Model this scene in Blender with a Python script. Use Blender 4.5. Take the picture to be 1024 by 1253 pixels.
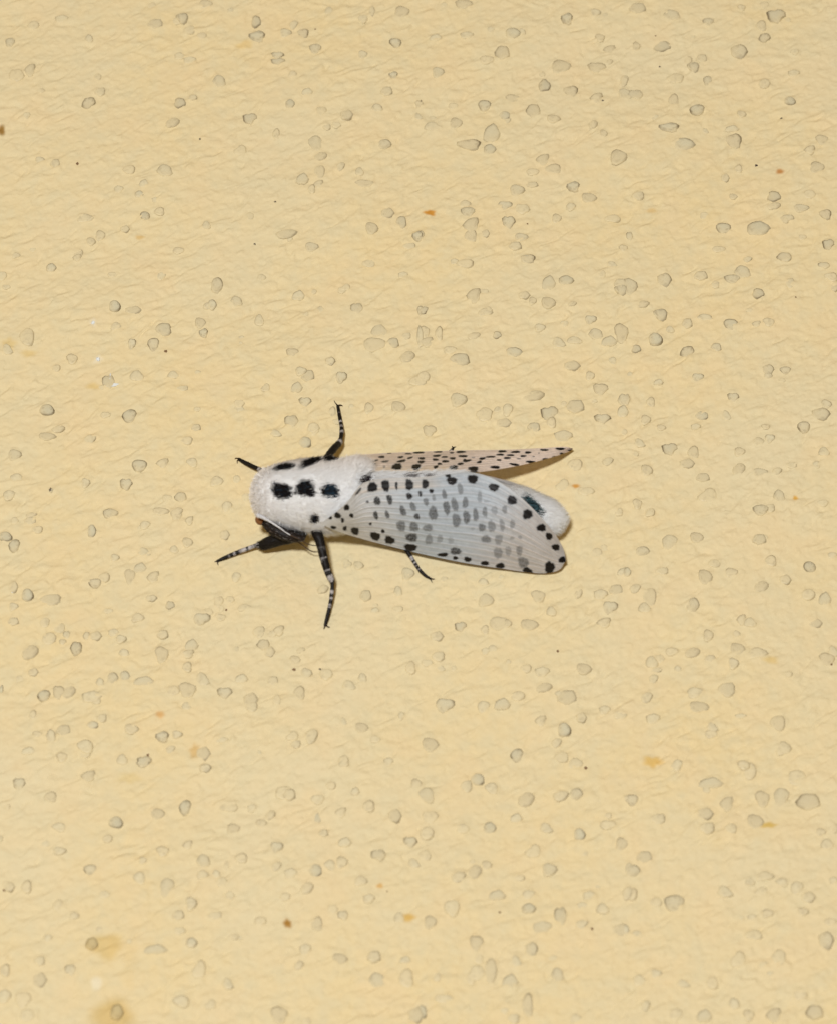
import bpy, math, random
import numpy as np
from mathutils import Vector, Matrix

for o in list(bpy.data.objects):
    bpy.data.objects.remove(o)
scene = bpy.context.scene
COL = scene.collection
rng = np.random.default_rng(7)
random.seed(7)

# ------------------------------------------------------------------ camera
# The wall is the vertical plane y = 0 and faces -Y. The picture's centre looks at the origin,
# from below, 30 degrees off the wall's normal. One photo pixel is 0.1 mm there.
TILT = math.radians(30)
DIST = 0.50
PX = 1e-4
FWD = np.array([0, math.cos(TILT), math.sin(TILT)])
UPV = np.array([0, -math.sin(TILT), math.cos(TILT)])
RGT = np.array([1.0, 0, 0])
CAM = -FWD * DIST
cam_d = bpy.data.cameras.new('camera')
cam = bpy.data.objects.new('camera', cam_d)
COL.objects.link(cam)
cam.matrix_world = Matrix((( RGT[0], UPV[0], -FWD[0], CAM[0]),
                           ( RGT[1], UPV[1], -FWD[1], CAM[1]),
                           ( RGT[2], UPV[2], -FWD[2], CAM[2]), (0, 0, 0, 1)))
cam_d.sensor_fit = 'HORIZONTAL'
cam_d.sensor_width = 24.0
cam_d.lens = 24.0 * DIST / (1024 * PX)
cam_d.clip_start = 0.01
cam_d.clip_end = 20
cam_d.dof.use_dof = True
cam_d.dof.focus_distance = 0.513
cam_d.dof.aperture_fstop = 29
scene.camera = cam

# ------------------------------------------------------------------ light: the camera's flash and a little warm ambient light
world = bpy.data.worlds.new('World')
scene.world = world
world.use_nodes = True
bg = world.node_tree.nodes['Background']
bg.inputs['Color'].default_value = (1.0, 0.66, 0.27, 1)
bg.inputs['Strength'].default_value = 0.27
fl_d = bpy.data.lights.new('flash', 'AREA')
fl_d.shape = 'RECTANGLE'
fl_d.size = 0.10
fl_d.size_y = 0.07
fl_d.energy = 8.25
fl_d.color = (0.93, 0.965, 1.0)
flash = bpy.data.objects.new('flash', fl_d)
COL.objects.link(flash)
fpos = Vector(CAM - FWD * 0.42 + UPV * 0.225 - RGT * 0.115)
flash.location = fpos
flash.rotation_euler = (Vector((0, 0, 0.01)) - fpos).to_track_quat('-Z', 'Y').to_euler()
vs = scene.view_settings
vs.view_transform = 'Standard'
vs.look = 'None'
vs.exposure = 0
vs.gamma = 1
vs.use_curve_mapping = False

# ------------------------------------------------------------------ helpers
def at(px, py, h):
    """photo pixel(s) and height above the wall (metres) -> world point(s)"""
    px, py, h = np.broadcast_arrays(np.asarray(px, float), np.asarray(py, float), np.asarray(h, float))
    d = FWD * DIST + (px[..., None] - 512) * PX * RGT + (626.5 - py[..., None]) * PX * UPV
    t = (-h - CAM[1]) / d[..., 1]
    return CAM + d * t[..., None]

def proj(p):
    """world points -> photo pixels"""
    v = p - CAM
    z = v @ FWD
    return 512 + (v @ RGT) / z * DIST / PX, 626.5 - (v @ UPV) / z * DIST / PX

def mesh_np(name, verts, faces, colors=None, smooth=True, extra=None):
    """faces: int array (n, 3) or (n, 4), or a list of such arrays"""
    if not isinstance(faces, list):
        faces = [faces]
    me = bpy.data.meshes.new(name)
    verts = np.asarray(verts, np.float32)
    me.vertices.add(len(verts))
    me.vertices.foreach_set('co', verts.ravel())
    loops = np.concatenate([f.ravel() for f in faces]).astype(np.int32)
    counts = np.concatenate([np.full(len(f), f.shape[1]) for f in faces]).astype(np.int32)
    starts = np.concatenate([[0], np.cumsum(counts)[:-1]]).astype(np.int32)
    me.loops.add(len(loops))
    me.loops.foreach_set('vertex_index', loops)
    me.polygons.add(len(counts))
    me.polygons.foreach_set('loop_start', starts)
    me.polygons.foreach_set('use_smooth', np.full(len(counts), smooth))
    me.update(calc_edges=True)
    if colors is not None:
        a = me.color_attributes.new('tint', 'FLOAT_COLOR', 'POINT')
        c = np.ones((len(verts), 4), np.float32)
        c[:, :3] = colors
        a.data.foreach_set('color', c.ravel())
    if extra is not None:
        a = me.attributes.new('gloss', 'FLOAT', 'POINT')
        a.data.foreach_set('value', np.asarray(extra, np.float32))
    return me

def link(name, me, mat, parent=None):
    o = bpy.data.objects.new(name, me)
    COL.objects.link(o)
    if mat and not me.materials:
        me.materials.append(mat)
    o.parent = parent
    return o

def grid_faces(nu, nv, off=0, wrap=False):
    i = np.arange(nu - 1)[:, None]
    j = np.arange(nv if wrap else nv - 1)[None, :]
    j2 = (j + 1) % nv
    a = i * nv + j; b = i * nv + j2; c = (i + 1) * nv + j2; d = (i + 1) * nv + j
    return np.stack([a, b, c, d], -1).reshape(-1, 4) + off

def sstep(a, b, x):
    t = np.clip((x - a) / (b - a), 0, 1)
    return t * t * (3 - 2 * t)

def noise_table(n, cells_u, cells_v, ang=0.0, beta=1.0, seed=0):
    """periodic n x n band-limited noise; cells = cycles per table along / across the direction ang"""
    r = np.random.default_rng(seed)
    f = np.fft.fft2(r.standard_normal((n, n)))
    k = np.fft.fftfreq(n) * n
    kx, ky = np.meshgrid(k, k, indexing='xy')
    c, s = math.cos(ang), math.sin(ang)
    u = (kx * c + ky * s) / cells_u
    v = (-kx * s + ky * c) / cells_v
    q = np.sqrt(u * u + v * v)
    f *= np.exp(-(q ** 2)) * (q ** beta)
    t = np.fft.ifft2(f).real
    return (t - t.mean()) / t.std()

def sample(tab, size, x, z):
    n = tab.shape[0]
    fx = (x / size % 1.0) * n; fz = (z / size % 1.0) * n
    i = np.floor(fx).astype(int); j = np.floor(fz).astype(int)
    a = fx - i; b = fz - j
    i0 = i % n; i1 = (i + 1) % n; j0 = j % n; j1 = (j + 1) % n
    return (tab[j0, i0] * (1 - a) + tab[j0, i1] * a) * (1 - b) + (tab[j1, i0] * (1 - a) + tab[j1, i1] * a) * b

# ------------------------------------------------------------------ materials
def new_mat(name):
    m = bpy.data.materials.new(name)
    m.use_nodes = True
    nt = m.node_tree
    b = nt.nodes['Principled BSDF']
    return m, nt, b

def attr(nt, name='tint'):
    a = nt.nodes.new('ShaderNodeAttribute')
    a.attribute_name = name
    return a

def noise(nt, scale, detail=3, rough=0.55):
    tc = nt.nodes.new('ShaderNodeTexCoord')
    n = nt.nodes.new('ShaderNodeTexNoise')
    n.inputs['Scale'].default_value = scale
    n.inputs['Detail'].default_value = detail
    n.inputs['Roughness'].default_value = rough
    nt.links.new(tc.outputs['Object'], n.inputs['Vector'])
    return n

def math_node(nt, op, a, b):
    m = nt.nodes.new('ShaderNodeMath'); m.operation = op
    for k, v in enumerate((a, b)):
        if isinstance(v, (int, float)): m.inputs[k].default_value = v
        else: nt.links.new(v, m.inputs[k])
    return m.outputs[0]

def mixc(nt, fac, a, b, mode='MIX'):
    m = nt.nodes.new('ShaderNodeMix'); m.data_type = 'RGBA'; m.blend_type = mode
    for k, v in ((0, fac), (6, a), (7, b)):
        if isinstance(v, (int, float)): m.inputs[k].default_value = v
        elif isinstance(v, tuple): m.inputs[k].default_value = (*v, 1)
        else: nt.links.new(v, m.inputs[k])
    return m.outputs[2]

def ramp(nt, val, p0, p1, c0=(0, 0, 0), c1=(1, 1, 1)):
    r = nt.nodes.new('ShaderNodeValToRGB')
    r.color_ramp.elements[0].position = p0; r.color_ramp.elements[0].color = (*c0, 1)
    r.color_ramp.elements[1].position = p1; r.color_ramp.elements[1].color = (*c1, 1)
    nt.links.new(val, r.inputs[0])
    return r.outputs[0]

def bump(nt, bsdf, height, dist, strength=1.0):
    b = nt.nodes.new('ShaderNodeBump')
    b.inputs['Distance'].default_value = dist
    b.inputs['Strength'].default_value = strength
    nt.links.new(height, b.inputs['Height'])
    nt.links.new(b.outputs[0], bsdf.inputs['Normal'])

# painted stucco: the attribute carries stains, the noise carries blotches of the paint
M_WALL, nt, b = new_mat('yellow_stucco_paint')
a = attr(nt)
n1 = noise(nt, 38, 4); n2 = noise(nt, 420, 4); n3 = noise(nt, 1500, 3); n4 = noise(nt, 130, 3)
c = mixc(nt, ramp(nt, n1.outputs[0], 0.35, 0.68), (0.740, 0.600, 0.335), (0.720, 0.614, 0.385))
c = mixc(nt, math_node(nt, 'MULTIPLY', ramp(nt, n2.outputs[0], 0.42, 0.66), 0.55), c, (0.672, 0.592, 0.378))
c = mixc(nt, math_node(nt, 'MULTIPLY', ramp(nt, n4.outputs[0], 0.50, 0.66), 0.45), c, (0.755, 0.598, 0.345))
c = mixc(nt, math_node(nt, 'MULTIPLY', ramp(nt, n3.outputs[0], 0.5, 0.8), 0.16), c, (0.56, 0.42, 0.22))
c = mixc(nt, 1.0, c, a.outputs['Color'], 'MULTIPLY')
nt.links.new(c, b.inputs['Base Color'])
b.inputs['Roughness'].default_value = 0.72
b.inputs['Specular IOR Level'].default_value = 0.22
bump(nt, b, noise(nt, 2600, 4, 0.6).outputs[0], 0.00006, 0.8)

M_GRAIN, nt, b = new_mat('sand_grain')
a = attr(nt)
n2 = noise(nt, 2200, 3)
c = mixc(nt, math_node(nt, 'MULTIPLY', ramp(nt, n2.outputs[0], 0.5, 0.7), 0.30), a.outputs['Color'], (0.36, 0.30, 0.19))
nt.links.new(c, b.inputs['Base Color'])
b.inputs['Roughness'].default_value = 0.5
b.inputs['Specular IOR Level'].default_value = 0.3
bump(nt, b, n2.outputs[0], 0.00006, 0.5)

M_DIRT, nt, b = new_mat('dirt')
a = attr(nt)
nt.links.new(a.outputs['Color'], b.inputs['Base Color'])
b.inputs['Roughness'].default_value = 0.8

def leafy(name, transl, rough, spec, bump_scale=None, sheen=0.0):
    m, nt, b = new_mat(name)
    a = attr(nt)
    nt.links.new(a.outputs['Color'], b.inputs['Base Color'])
    b.inputs['Roughness'].default_value = rough
    b.inputs['Specular IOR Level'].default_value = spec
    if transl:
        t = nt.nodes.new('ShaderNodeBsdfTranslucent')
        nt.links.new(a.outputs['Color'], t.inputs['Color'])
        mx = nt.nodes.new('ShaderNodeMixShader')
        mx.inputs[0].default_value = transl
        nt.links.new(b.outputs[0], mx.inputs[1]); nt.links.new(t.outputs[0], mx.inputs[2])
        nt.links.new(mx.outputs[0], nt.nodes['Material Output'].inputs['Surface'])
    if bump_scale:
        bump(nt, b, noise(nt, bump_scale, 3).outputs[0], 0.00004, 0.7)
    return m

M_FUR = leafy('moth_fur', 0.28, 0.8, 0.1)
M_BODY = leafy('moth_skin', 0.0, 0.8, 0.1, 3000)
M_WING = leafy('moth_wing_scales', 0.42, 0.46, 0.35, 9000)
nt = M_WING.node_tree                                   # thin membrane: a little of what lies behind shows through the pale parts
out = nt.nodes['Material Output']
src = out.inputs['Surface'].links[0].from_socket
tr = nt.nodes.new('ShaderNodeBsdfTransparent')
mx = nt.nodes.new('ShaderNodeMixShader')
sep = nt.nodes.new('ShaderNodeAttribute'); sep.attribute_name = 'tint'
k = math_node(nt, 'MULTIPLY', sep.outputs['Fac'], 0.20)
nt.links.new(k, mx.inputs[0]); nt.links.new(src, mx.inputs[1]); nt.links.new(tr.outputs[0], mx.inputs[2])
nt.links.new(mx.outputs[0], out.inputs['Surface'])
M_LEG = leafy('moth_leg', 0.0, 0.5, 0.2, 6000)

# ------------------------------------------------------------------ grains of sand in the stucco
# tile origin in photo pixels : x,y,half-width,half-height,darkness(percent) in tile units (3.915 per photo pixel)
TILES = {
(0,0): "875,90,30,26,70;745,115,35,25,50;427,187,20,20,50;48,200,22,25,60;160,118,28,22,30;145,340,25,30,50;80,365,35,35,20;425,492,32,30,90;480,440,25,22,25;862,495,30,25,70;828,590,32,24,50;190,770,22,24,40;265,785,22,22,40;790,822,38,28,50;690,883,20,22,50;668,935,22,18,60;695,1035,24,24,90;765,1015,28,18,40;600,1098,22,18,50;480,1125,25,25,40;435,1155,22,20,40;375,1215,22,28,40;295,90,30,20,30;925,470,20,14,40;620,815,30,22,30;408,1045,38,22,30;910,145,26,22,15;860,270,24,18,20;990,1080,20,20,30;855,1200,25,18,30;985,20,35,20,40",
(256,0): "225,102,24,30,70;230,172,40,28,70;365,155,28,24,40;405,115,20,22,30;452,155,26,24,70;508,232,28,26,60;328,262,28,18,80;328,292,32,16,70;575,50,22,22,30;780,55,14,28,50;922,58,38,28,50;893,205,28,26,90;883,363,22,18,80;735,262,22,22,40;850,440,28,25,40;805,520,28,20,50;470,442,24,20,40;388,498,22,24,60;195,567,32,28,85;322,640,20,26,50;660,555,30,26,45;565,610,18,16,30;510,685,34,38,35;535,750,30,22,50;840,692,32,26,60;630,800,20,22,30;530,825,26,34,35;448,862,26,30,50;742,878,46,18,50;525,885,24,20,50;492,910,20,20,40;855,1022,32,26,50;922,1065,24,32,60;778,1095,30,30,50;998,1135,26,24,70;490,1185,32,24,50;370,1125,48,22,30;48,390,32,30,40;400,355,18,16,30;1005,500,18,20,40;1000,560,20,16,35;720,825,20,20,25;150,720,30,25,20;960,1180,30,18,30",
(512,0): "215,20,38,24,60;710,92,28,28,80;845,62,25,20,50;450,163,36,26,60;495,155,18,14,40;82,182,26,18,40;868,180,22,20,50;915,232,30,22,50;400,255,34,36,60;325,290,32,22,30;680,315,50,32,40;852,318,40,26,60;912,292,18,14,40;92,350,28,28,50;602,408,30,32,95;730,435,34,30,70;315,502,32,28,70;450,470,34,24,50;852,470,30,24,40;548,530,34,36,60;412,552,26,22,60;178,588,32,26,50;645,570,32,20,40;835,600,20,22,40;985,445,30,26,50;985,385,18,28,30;245,692,54,28,70;350,640,35,50,40;340,715,30,26,60;595,765,32,26,40;645,810,44,22,50;545,825,28,18,35;955,760,42,34,40;885,645,18,20,40;740,893,32,24,70;470,912,34,28,50;545,885,26,14,40;412,982,34,22,60;235,1015,34,26,60;430,1062,30,34,70;252,1080,38,36,40;250,1130,34,30,40;320,1120,20,20,50;660,1042,24,22,50;815,945,36,24,40;728,988,24,18,30;490,1135,32,24,50;462,1180,30,22,45;525,1240,34,22,70;10,1130,16,26,60;980,1190,20,18,40;1010,1130,14,24,60;65,605,38,22,30;165,505,22,18,30;495,1000,32,28,20;930,1045,36,20,20;345,145,20,15,30;230,170,30,18,30",
(764,0): "62,42,38,28,50;225,72,42,26,50;400,102,26,20,60;560,35,18,16,50;725,75,42,36,80;655,122,28,24,50;670,180,28,24,90;55,220,20,22,50;178,216,46,30,85;548,245,40,38,60;330,318,30,26,70;370,275,26,22,40;300,282,26,22,25;398,382,20,28,60;670,400,28,24,30;52,450,34,26,60;235,480,28,32,50;792,482,28,22,70;347,525,38,26,80;560,542,22,18,40;212,612,50,22,70;150,562,22,14,30;282,690,52,32,60;525,670,38,42,80;515,612,30,18,40;945,670,30,26,50;887,722,26,20,50;545,808,22,18,50;482,852,20,22,50;920,805,38,28,40;715,945,34,26,70;715,990,32,18,50;845,1000,36,20,50;780,1045,32,16,40;963,1028,28,26,80;473,1090,38,26,80;640,1095,56,36,60;35,1128,28,22,60;975,1172,26,28,70;765,1230,34,22,60;450,1192,30,16,30;65,940,28,22,25;520,942,20,14,40;815,250,20,14,20;810,350,26,18,25;590,1240,20,14,30;885,935,32,20,20;245,370,40,24,15",
(0,312): "245,58,24,22,60;370,10,20,16,40;550,248,32,26,80;640,265,38,20,50;785,355,38,34,60;795,348,22,24,50;960,325,26,26,50;975,372,22,22,70;1000,245,26,18,60;735,428,28,34,80;632,425,18,28,60;555,342,24,20,30;345,497,26,26,40;520,605,28,34,60;655,582,34,26,30;225,742,36,28,70;620,775,36,32,85;225,870,40,18,50;280,835,30,18,50;70,960,30,28,40;430,885,30,24,25;270,540,20,18,25;668,1012,38,28,70;605,1100,28,30,85;780,1000,30,22,50;865,1160,28,24,60;800,1165,22,16,30;530,1240,36,20,50;770,1230,40,18,40;850,1232,26,20,40;410,1095,20,24,40;940,830,22,18,40;895,890,30,20,30;245,1130,10,10,70;130,395,35,45,15;35,455,26,24,30;830,575,26,18,30;505,770,22,16,30;875,640,28,14,30;80,1070,30,22,30;150,1245,25,12,40",
(256,312): "38,145,28,40,60;15,240,20,26,60;130,220,30,24,50;428,190,28,28,40;502,170,14,12,30;708,255,28,28,60;815,365,40,30,30;790,430,50,36,30;882,422,28,26,60;398,468,28,20,60;580,510,24,22,60;440,560,26,22,40;472,578,32,30,50;632,585,26,28,60;420,635,24,28,50;460,702,28,24,70;395,795,30,30,60;590,752,20,26,50;460,900,30,28,60;765,735,24,26,50;905,730,34,28,50;950,492,34,30,40;928,95,22,16,25;1010,265,14,24,70;1010,395,16,50,40;35,1085,30,26,35;175,1165,22,22,25;320,855,26,16,30;240,310,22,28,25;655,155,22,16,20;945,390,22,18,30;1000,610,40,26,20;85,1210,26,24,25;500,845,26,18,20",
(512,312): "520,20,32,22,60;225,42,40,22,30;622,138,30,40,50;705,125,36,24,60;265,195,34,34,50;22,265,22,22,90;505,195,28,20,50;545,222,20,18,50;620,232,34,28,50;735,240,20,12,40;970,170,32,26,80;965,140,30,25,40;822,312,28,22,60;318,275,32,20,30;30,372,22,32,40;40,420,32,22,50;98,380,20,32,40;150,460,30,20,30;200,505,46,32,60;375,385,22,18,70;265,390,30,18,50;580,350,26,20,40;455,465,40,24,60;848,380,36,26,50;912,415,34,28,50;970,375,32,48,40;670,420,32,24,30;745,410,36,18,35;735,530,38,24,40;820,575,24,20,50;870,640,34,30,60;550,675,50,26,50;190,700,38,34,50;750,725,42,34,40;980,695,26,28,50;978,750,24,34,40;880,785,36,24,70;625,760,40,40,80;635,805,26,24,40;408,808,36,22,50;553,827,30,24,60;52,845,30,28,60;425,745,26,28,30;690,870,42,30,30;905,995,26,20,35;750,1010,36,30,30;315,770,40,34,20;25,590,30,26,30;925,45,24,14,35;380,745,20,15,30;690,1110,32,28,20;800,1140,36,22,20;930,505,20,18,30",
(764,312): "190,120,34,36,60;25,155,32,44,50;365,98,32,24,40;565,80,40,30,50;515,112,38,22,60;772,15,26,20,60;955,50,26,16,60;995,110,28,20,40;1005,155,18,22,50;790,135,24,26,30;640,185,30,24,70;85,238,32,18,50;172,285,36,28,75;300,328,24,26,50;385,298,38,16,40;508,332,36,28,80;690,322,28,22,40;632,330,22,14,40;148,405,38,28,80;300,462,34,30,95;440,442,24,22,60;55,450,24,20,70;688,548,28,26,60;688,578,20,16,60;770,550,28,18,70;350,585,28,20,60;162,610,20,16,40;520,682,26,24,70;8,690,16,26,60;125,705,24,22,50;370,770,32,22,60;100,790,26,22,50;175,828,22,14,40;940,765,44,32,60;965,720,24,26,40;858,828,30,28,70;695,882,24,22,60;640,895,26,20,30;675,828,20,12,40;215,930,36,30,80;330,945,30,28,50;300,1000,36,24,50;550,945,28,20,40;105,1035,28,28,40;548,1028,30,30,50;648,1045,36,22,50;375,1065,32,22,50;740,1160,28,28,50;650,1228,36,26,60;60,1195,22,26,50;70,905,26,20,30;955,945,26,22,30;400,1155,45,34,15;800,1010,26,16,30;920,1005,18,16,30;950,1190,26,16,20;340,825,22,16,35;730,1040,22,18,25;125,1235,20,18,25",
(0,624): "520,20,26,22,60;845,25,28,30,40;908,55,20,20,50;440,102,24,28,70;25,128,34,24,70;68,172,28,30,80;898,160,26,24,50;695,75,26,18,30;550,230,20,18,40;455,352,32,22,80;500,325,28,22,30;672,280,28,26,50;622,318,26,38,40;735,325,30,28,40;133,415,32,28,80;65,375,22,28,50;245,435,48,28,30;815,458,24,20,80;725,425,28,16,60;65,470,22,20,40;65,540,26,20,50;965,522,40,28,60;660,520,28,22,30;235,620,36,30,30;320,600,16,20,60;415,605,16,20,60;460,608,28,22,50;365,665,28,34,90;300,635,16,14,60;145,685,38,34,40;580,622,24,20,40;780,600,26,22,40;595,688,26,18,50;918,650,28,30,50;775,695,32,40,50;900,692,32,18,50;897,755,26,22,50;160,780,24,20,40;210,892,32,26,75;280,875,26,34,60;328,875,34,30,40;540,810,26,28,60;598,800,24,26,60;480,830,20,20,40;690,825,44,24,50;898,865,42,36,50;970,815,34,30,35;158,985,20,20,50;445,1037,28,18,60;490,1005,22,20,30;630,1055,34,24,40;778,1090,32,24,70;848,1078,24,18,50;305,1062,34,26,50;245,1090,24,30,40;137,1160,30,20,50;298,1193,26,24,50;690,1207,32,26,80;585,1200,26,24,30;975,1170,34,32,40;985,1240,28,16,50;410,1140,40,30,25;5,865,10,28,70;440,900,46,28,25;145,50,28,20,40;180,95,26,18,25;215,545,24,24,20;180,1080,22,14,40;690,205,30,20,25;830,870,30,26,20",
(256,624): "75,125,24,24,40;660,260,24,20,40;715,265,24,20,40;545,380,26,20,50;950,305,30,30,40;750,410,26,28,50;905,390,20,24,40;795,483,18,14,40;55,515,26,16,40;335,578,26,22,50;260,645,30,26,60;290,680,26,26,40;240,585,28,30,30;412,718,26,22,50;440,672,20,14,40;465,785,26,28,40;305,820,26,22,50;735,810,22,24,50;155,812,28,24,40;75,878,34,28,75;670,845,32,22,30;432,880,32,30,50;200,915,34,34,40;560,790,28,30,20;730,1048,32,24,50;920,988,16,18,30;60,1105,30,14,30;490,1090,30,36,25;905,475,26,16,25;170,470,32,16,30;645,1210,24,26,25;795,1105,26,16,20;100,430,20,18,20;400,1090,28,20,15;205,950,28,26,35;325,915,20,24,20;130,325,24,22,30;45,440,24,26,20;965,760,28,26,20",
(512,624): "310,347,26,16,50;322,435,34,32,35;572,415,34,28,50;200,560,26,24,85;635,490,24,22,30;385,545,44,34,35;425,548,20,18,40;530,552,42,26,40;765,402,18,24,40;870,408,32,26,35;945,385,32,26,45;915,470,36,30,60;985,298,30,22,50;850,210,30,26,30;888,545,34,22,40;318,575,22,20,40;88,608,32,24,40;95,705,30,24,35;790,765,36,26,50;600,855,38,22,50;590,780,34,24,25;710,900,46,36,45;125,935,44,34,55;400,935,34,30,40;475,895,34,22,35;585,1012,28,24,40;697,1055,36,30,70;780,1000,24,24,40;470,1175,32,32,75;55,1125,40,34,45;310,945,32,26,25;890,960,26,22,25;660,1115,24,22,25;515,765,26,20,30;750,1215,34,26,25;685,1185,34,26,20;965,985,34,20,20;355,665,22,16,25;960,15,18,18,20;40,735,25,18,20",
(764,624): "345,135,32,26,50;215,155,40,32,30;85,200,34,24,55;645,145,32,26,50;650,10,28,18,40;120,20,20,16,25;12,300,18,22,60;887,270,30,28,95;700,245,32,24,45;770,335,28,24,50;510,302,34,20,50;385,325,34,36,50;655,370,34,28,50;330,458,26,34,60;50,380,26,22,30;120,420,34,44,30;960,425,26,34,45;880,405,34,26,30;560,530,22,24,50;600,545,30,22,30;915,540,34,22,50;400,605,26,26,40;540,670,36,30,50;325,685,36,24,50;520,740,24,28,50;410,715,26,18,40;255,762,18,14,50;635,690,44,26,30;970,715,36,30,40;1000,680,24,24,35;130,730,30,28,35;155,765,26,12,40;490,865,40,36,35;355,948,48,28,50;335,880,40,24,30;135,1005,32,26,35;105,900,28,26,25;735,1025,36,36,35;760,1145,34,34,30;570,1230,28,22,50;420,1045,26,20,25;95,475,30,24,35;225,680,28,20,25;180,295,30,18,25;430,260,28,20,20;995,215,24,14,30;555,990,26,12,30;245,1230,26,16,20;780,790,26,14,25",
(0,933): "685,8,32,16,70;92,105,28,32,75;425,70,34,24,45;243,170,34,22,50;555,290,36,28,85;887,217,30,34,85;755,247,34,26,50;985,32,28,20,60;285,430,30,18,50;432,517,32,24,70;975,478,34,28,50;970,545,26,20,30;780,430,30,24,40;900,400,24,20,40;128,597,28,26,50;45,597,26,22,50;685,475,20,16,45;670,560,30,28,35;800,605,36,40,35;915,685,26,32,45;855,740,28,24,40;440,875,32,28,85;745,905,50,24,50;918,872,26,24,60;338,997,24,28,55;25,1000,26,26,50;190,1045,34,34,40;190,955,26,22,30;870,1150,40,26,35;560,1200,32,34,70;20,1125,30,34,25;280,690,30,26,20;130,1215,40,26,20;355,740,22,18,25;515,370,24,18,30;500,640,28,18,20;220,390,24,16,25;955,1000,32,40,15;860,815,26,20,20;285,315,34,20,25;230,845,20,16,30;110,1140,40,36,12",
(256,933): "385,160,28,28,40;585,115,24,18,35;700,145,18,20,40;515,272,24,28,60;632,245,28,22,50;765,215,32,24,40;890,262,32,32,45;115,320,34,22,50;250,295,26,18,50;295,255,22,22,40;205,220,20,20,35;548,345,22,18,50;323,412,30,26,60;650,390,28,24,40;963,385,30,28,80;812,450,32,28,55;155,465,34,20,50;510,525,32,30,65;635,485,30,26,45;580,500,28,24,30;470,610,30,28,40;390,540,30,26,30;322,505,24,22,30;35,540,20,18,50;725,575,30,24,30;365,650,26,20,35;642,738,24,24,60;518,780,30,30,50;245,765,26,22,30;30,740,34,18,25;625,945,36,26,50;430,975,22,22,40;460,900,26,28,30;790,935,32,28,40;805,1045,42,34,40;940,950,24,18,40;335,1210,40,40,40;90,1065,26,24,25;910,750,24,26,30;990,1215,36,36,40;990,110,28,28,40;95,215,44,24,20;520,180,32,22,20;765,660,26,22,25;945,1040,40,40,20;360,150,48,28,20;60,580,28,22,20;120,840,22,14,20;980,490,28,20,25;645,15,24,14,30",
(512,933): "283,82,32,28,60;230,115,26,30,35;350,125,32,26,30;515,180,38,34,45;755,155,30,28,55;680,165,36,24,30;1005,180,20,22,75;467,268,26,24,50;340,315,30,28,60;610,318,30,22,30;770,347,32,26,70;905,305,36,22,30;972,392,30,28,50;325,495,24,20,40;268,530,32,34,45;625,515,34,30,50;190,555,34,26,30;480,555,30,14,35;375,640,36,26,45;527,703,32,24,60;680,735,28,44,55;880,705,30,24,35;968,803,38,30,50;55,772,32,28,45;275,868,30,38,60;540,895,30,36,55;590,790,44,30,30;780,775,30,20,30;665,1020,30,32,50;438,1050,34,36,50;345,1000,30,56,35;465,955,26,24,25;522,1165,30,48,50;15,1200,24,32,60;455,1230,28,24,35;40,160,38,34,30;160,705,36,38,20;815,640,28,22,30;1000,630,24,30,30;280,1010,40,32,20;750,1230,28,22,30;40,345,34,30,25;210,320,32,22,20;1010,510,20,24,30;550,430,36,30,15;120,1135,40,22,20;30,450,30,26,20;525,635,32,20,25;55,265,40,28,15",
(764,933): "35,185,30,26,75;570,20,28,20,50;412,105,52,28,40;660,175,34,38,50;490,200,34,32,45;880,190,56,40,55;385,250,40,28,40;395,320,36,28,35;625,285,40,34,40;750,165,40,40,25;40,522,34,28,55;95,455,36,28,40;30,632,32,30,35;237,675,48,40,60;600,45,32,40,25;480,625,36,24,35;600,575,24,18,35;880,650,34,26,40;685,728,30,18,50;855,720,26,18,40;965,858,36,42,60;150,1015,26,20,50;5,805,16,26,60;525,1160,28,26,45;382,1220,32,32,50;595,1215,26,26,45;715,1215,36,32,40;910,1200,40,34,60;840,1120,32,24,30;940,335,26,16,40;755,580,30,18,30;825,605,34,28,25;610,745,22,14,35;420,1060,32,24,20;665,975,24,18,35;740,940,34,36,20;245,1210,34,28,25;280,1065,30,16,25;970,395,30,24,30;545,950,36,36,20;160,275,36,26,25;620,830,40,24,20;1010,320,14,22,40;1000,570,20,20,30;100,1170,20,24,25;825,75,50,34,20;670,550,40,22,25;510,320,28,24,20;70,1050,30,26,15;60,825,28,16,25;985,770,28,18,25",
}
grains = []                                     # px, py, rx, ry (photo px), darkness
for (ox, oy), s in TILES.items():
    for row in s.split(';'):
        x, y, rx, ry, d = (float(v) for v in row.split(','))
        px, py = ox + x / 3.915, oy + y / 3.915
        if any(abs(px - g[0]) < 3 and abs(py - g[1]) < 3 for g in grains[-130:]):
            continue
        grains.append((px, py, rx / 3.915, ry / 3.915, d / 100))
grains = np.array(grains)

# ------------------------------------------------------------------ the wall: a relief of trowelled paint
def axis(lo, hi, step, far):
    core = np.arange(lo, hi + step, step)
    out, s, p = [], step, core[-1]
    while p < far:
        s *= 1.12; p += s; out.append(p)
    lef, s, p = [], step, core[0]
    while p > -far:
        s *= 1.12; p -= s; lef.append(p)
    return np.concatenate([lef[::-1], core, out])

ANG = math.radians(28)
T_DRAG = noise_table(1024, 44, 110, ANG, 0.6, 1)      # 0.2 m tile: long soft trowel drags
T_SCAL = noise_table(1024, 95, 190, ANG, 0.5, 2)     # scallops
T_GRAN = noise_table(1024, 200, 230, ANG, 0.8, 9)
T_CRACK = noise_table(1024, 34, 62, ANG, 0.7, 8)
T_CHIP = noise_table(1024, 100, 130, ANG, 0.8, 6)
T_FINE = noise_table(1024, 330, 420, ANG, 0.5, 3)
T_LOW = noise_table(512, 8, 14, ANG, 0.3, 4)
T_MASK = noise_table(512, 26, 34, ANG, 0.3, 5)

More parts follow.
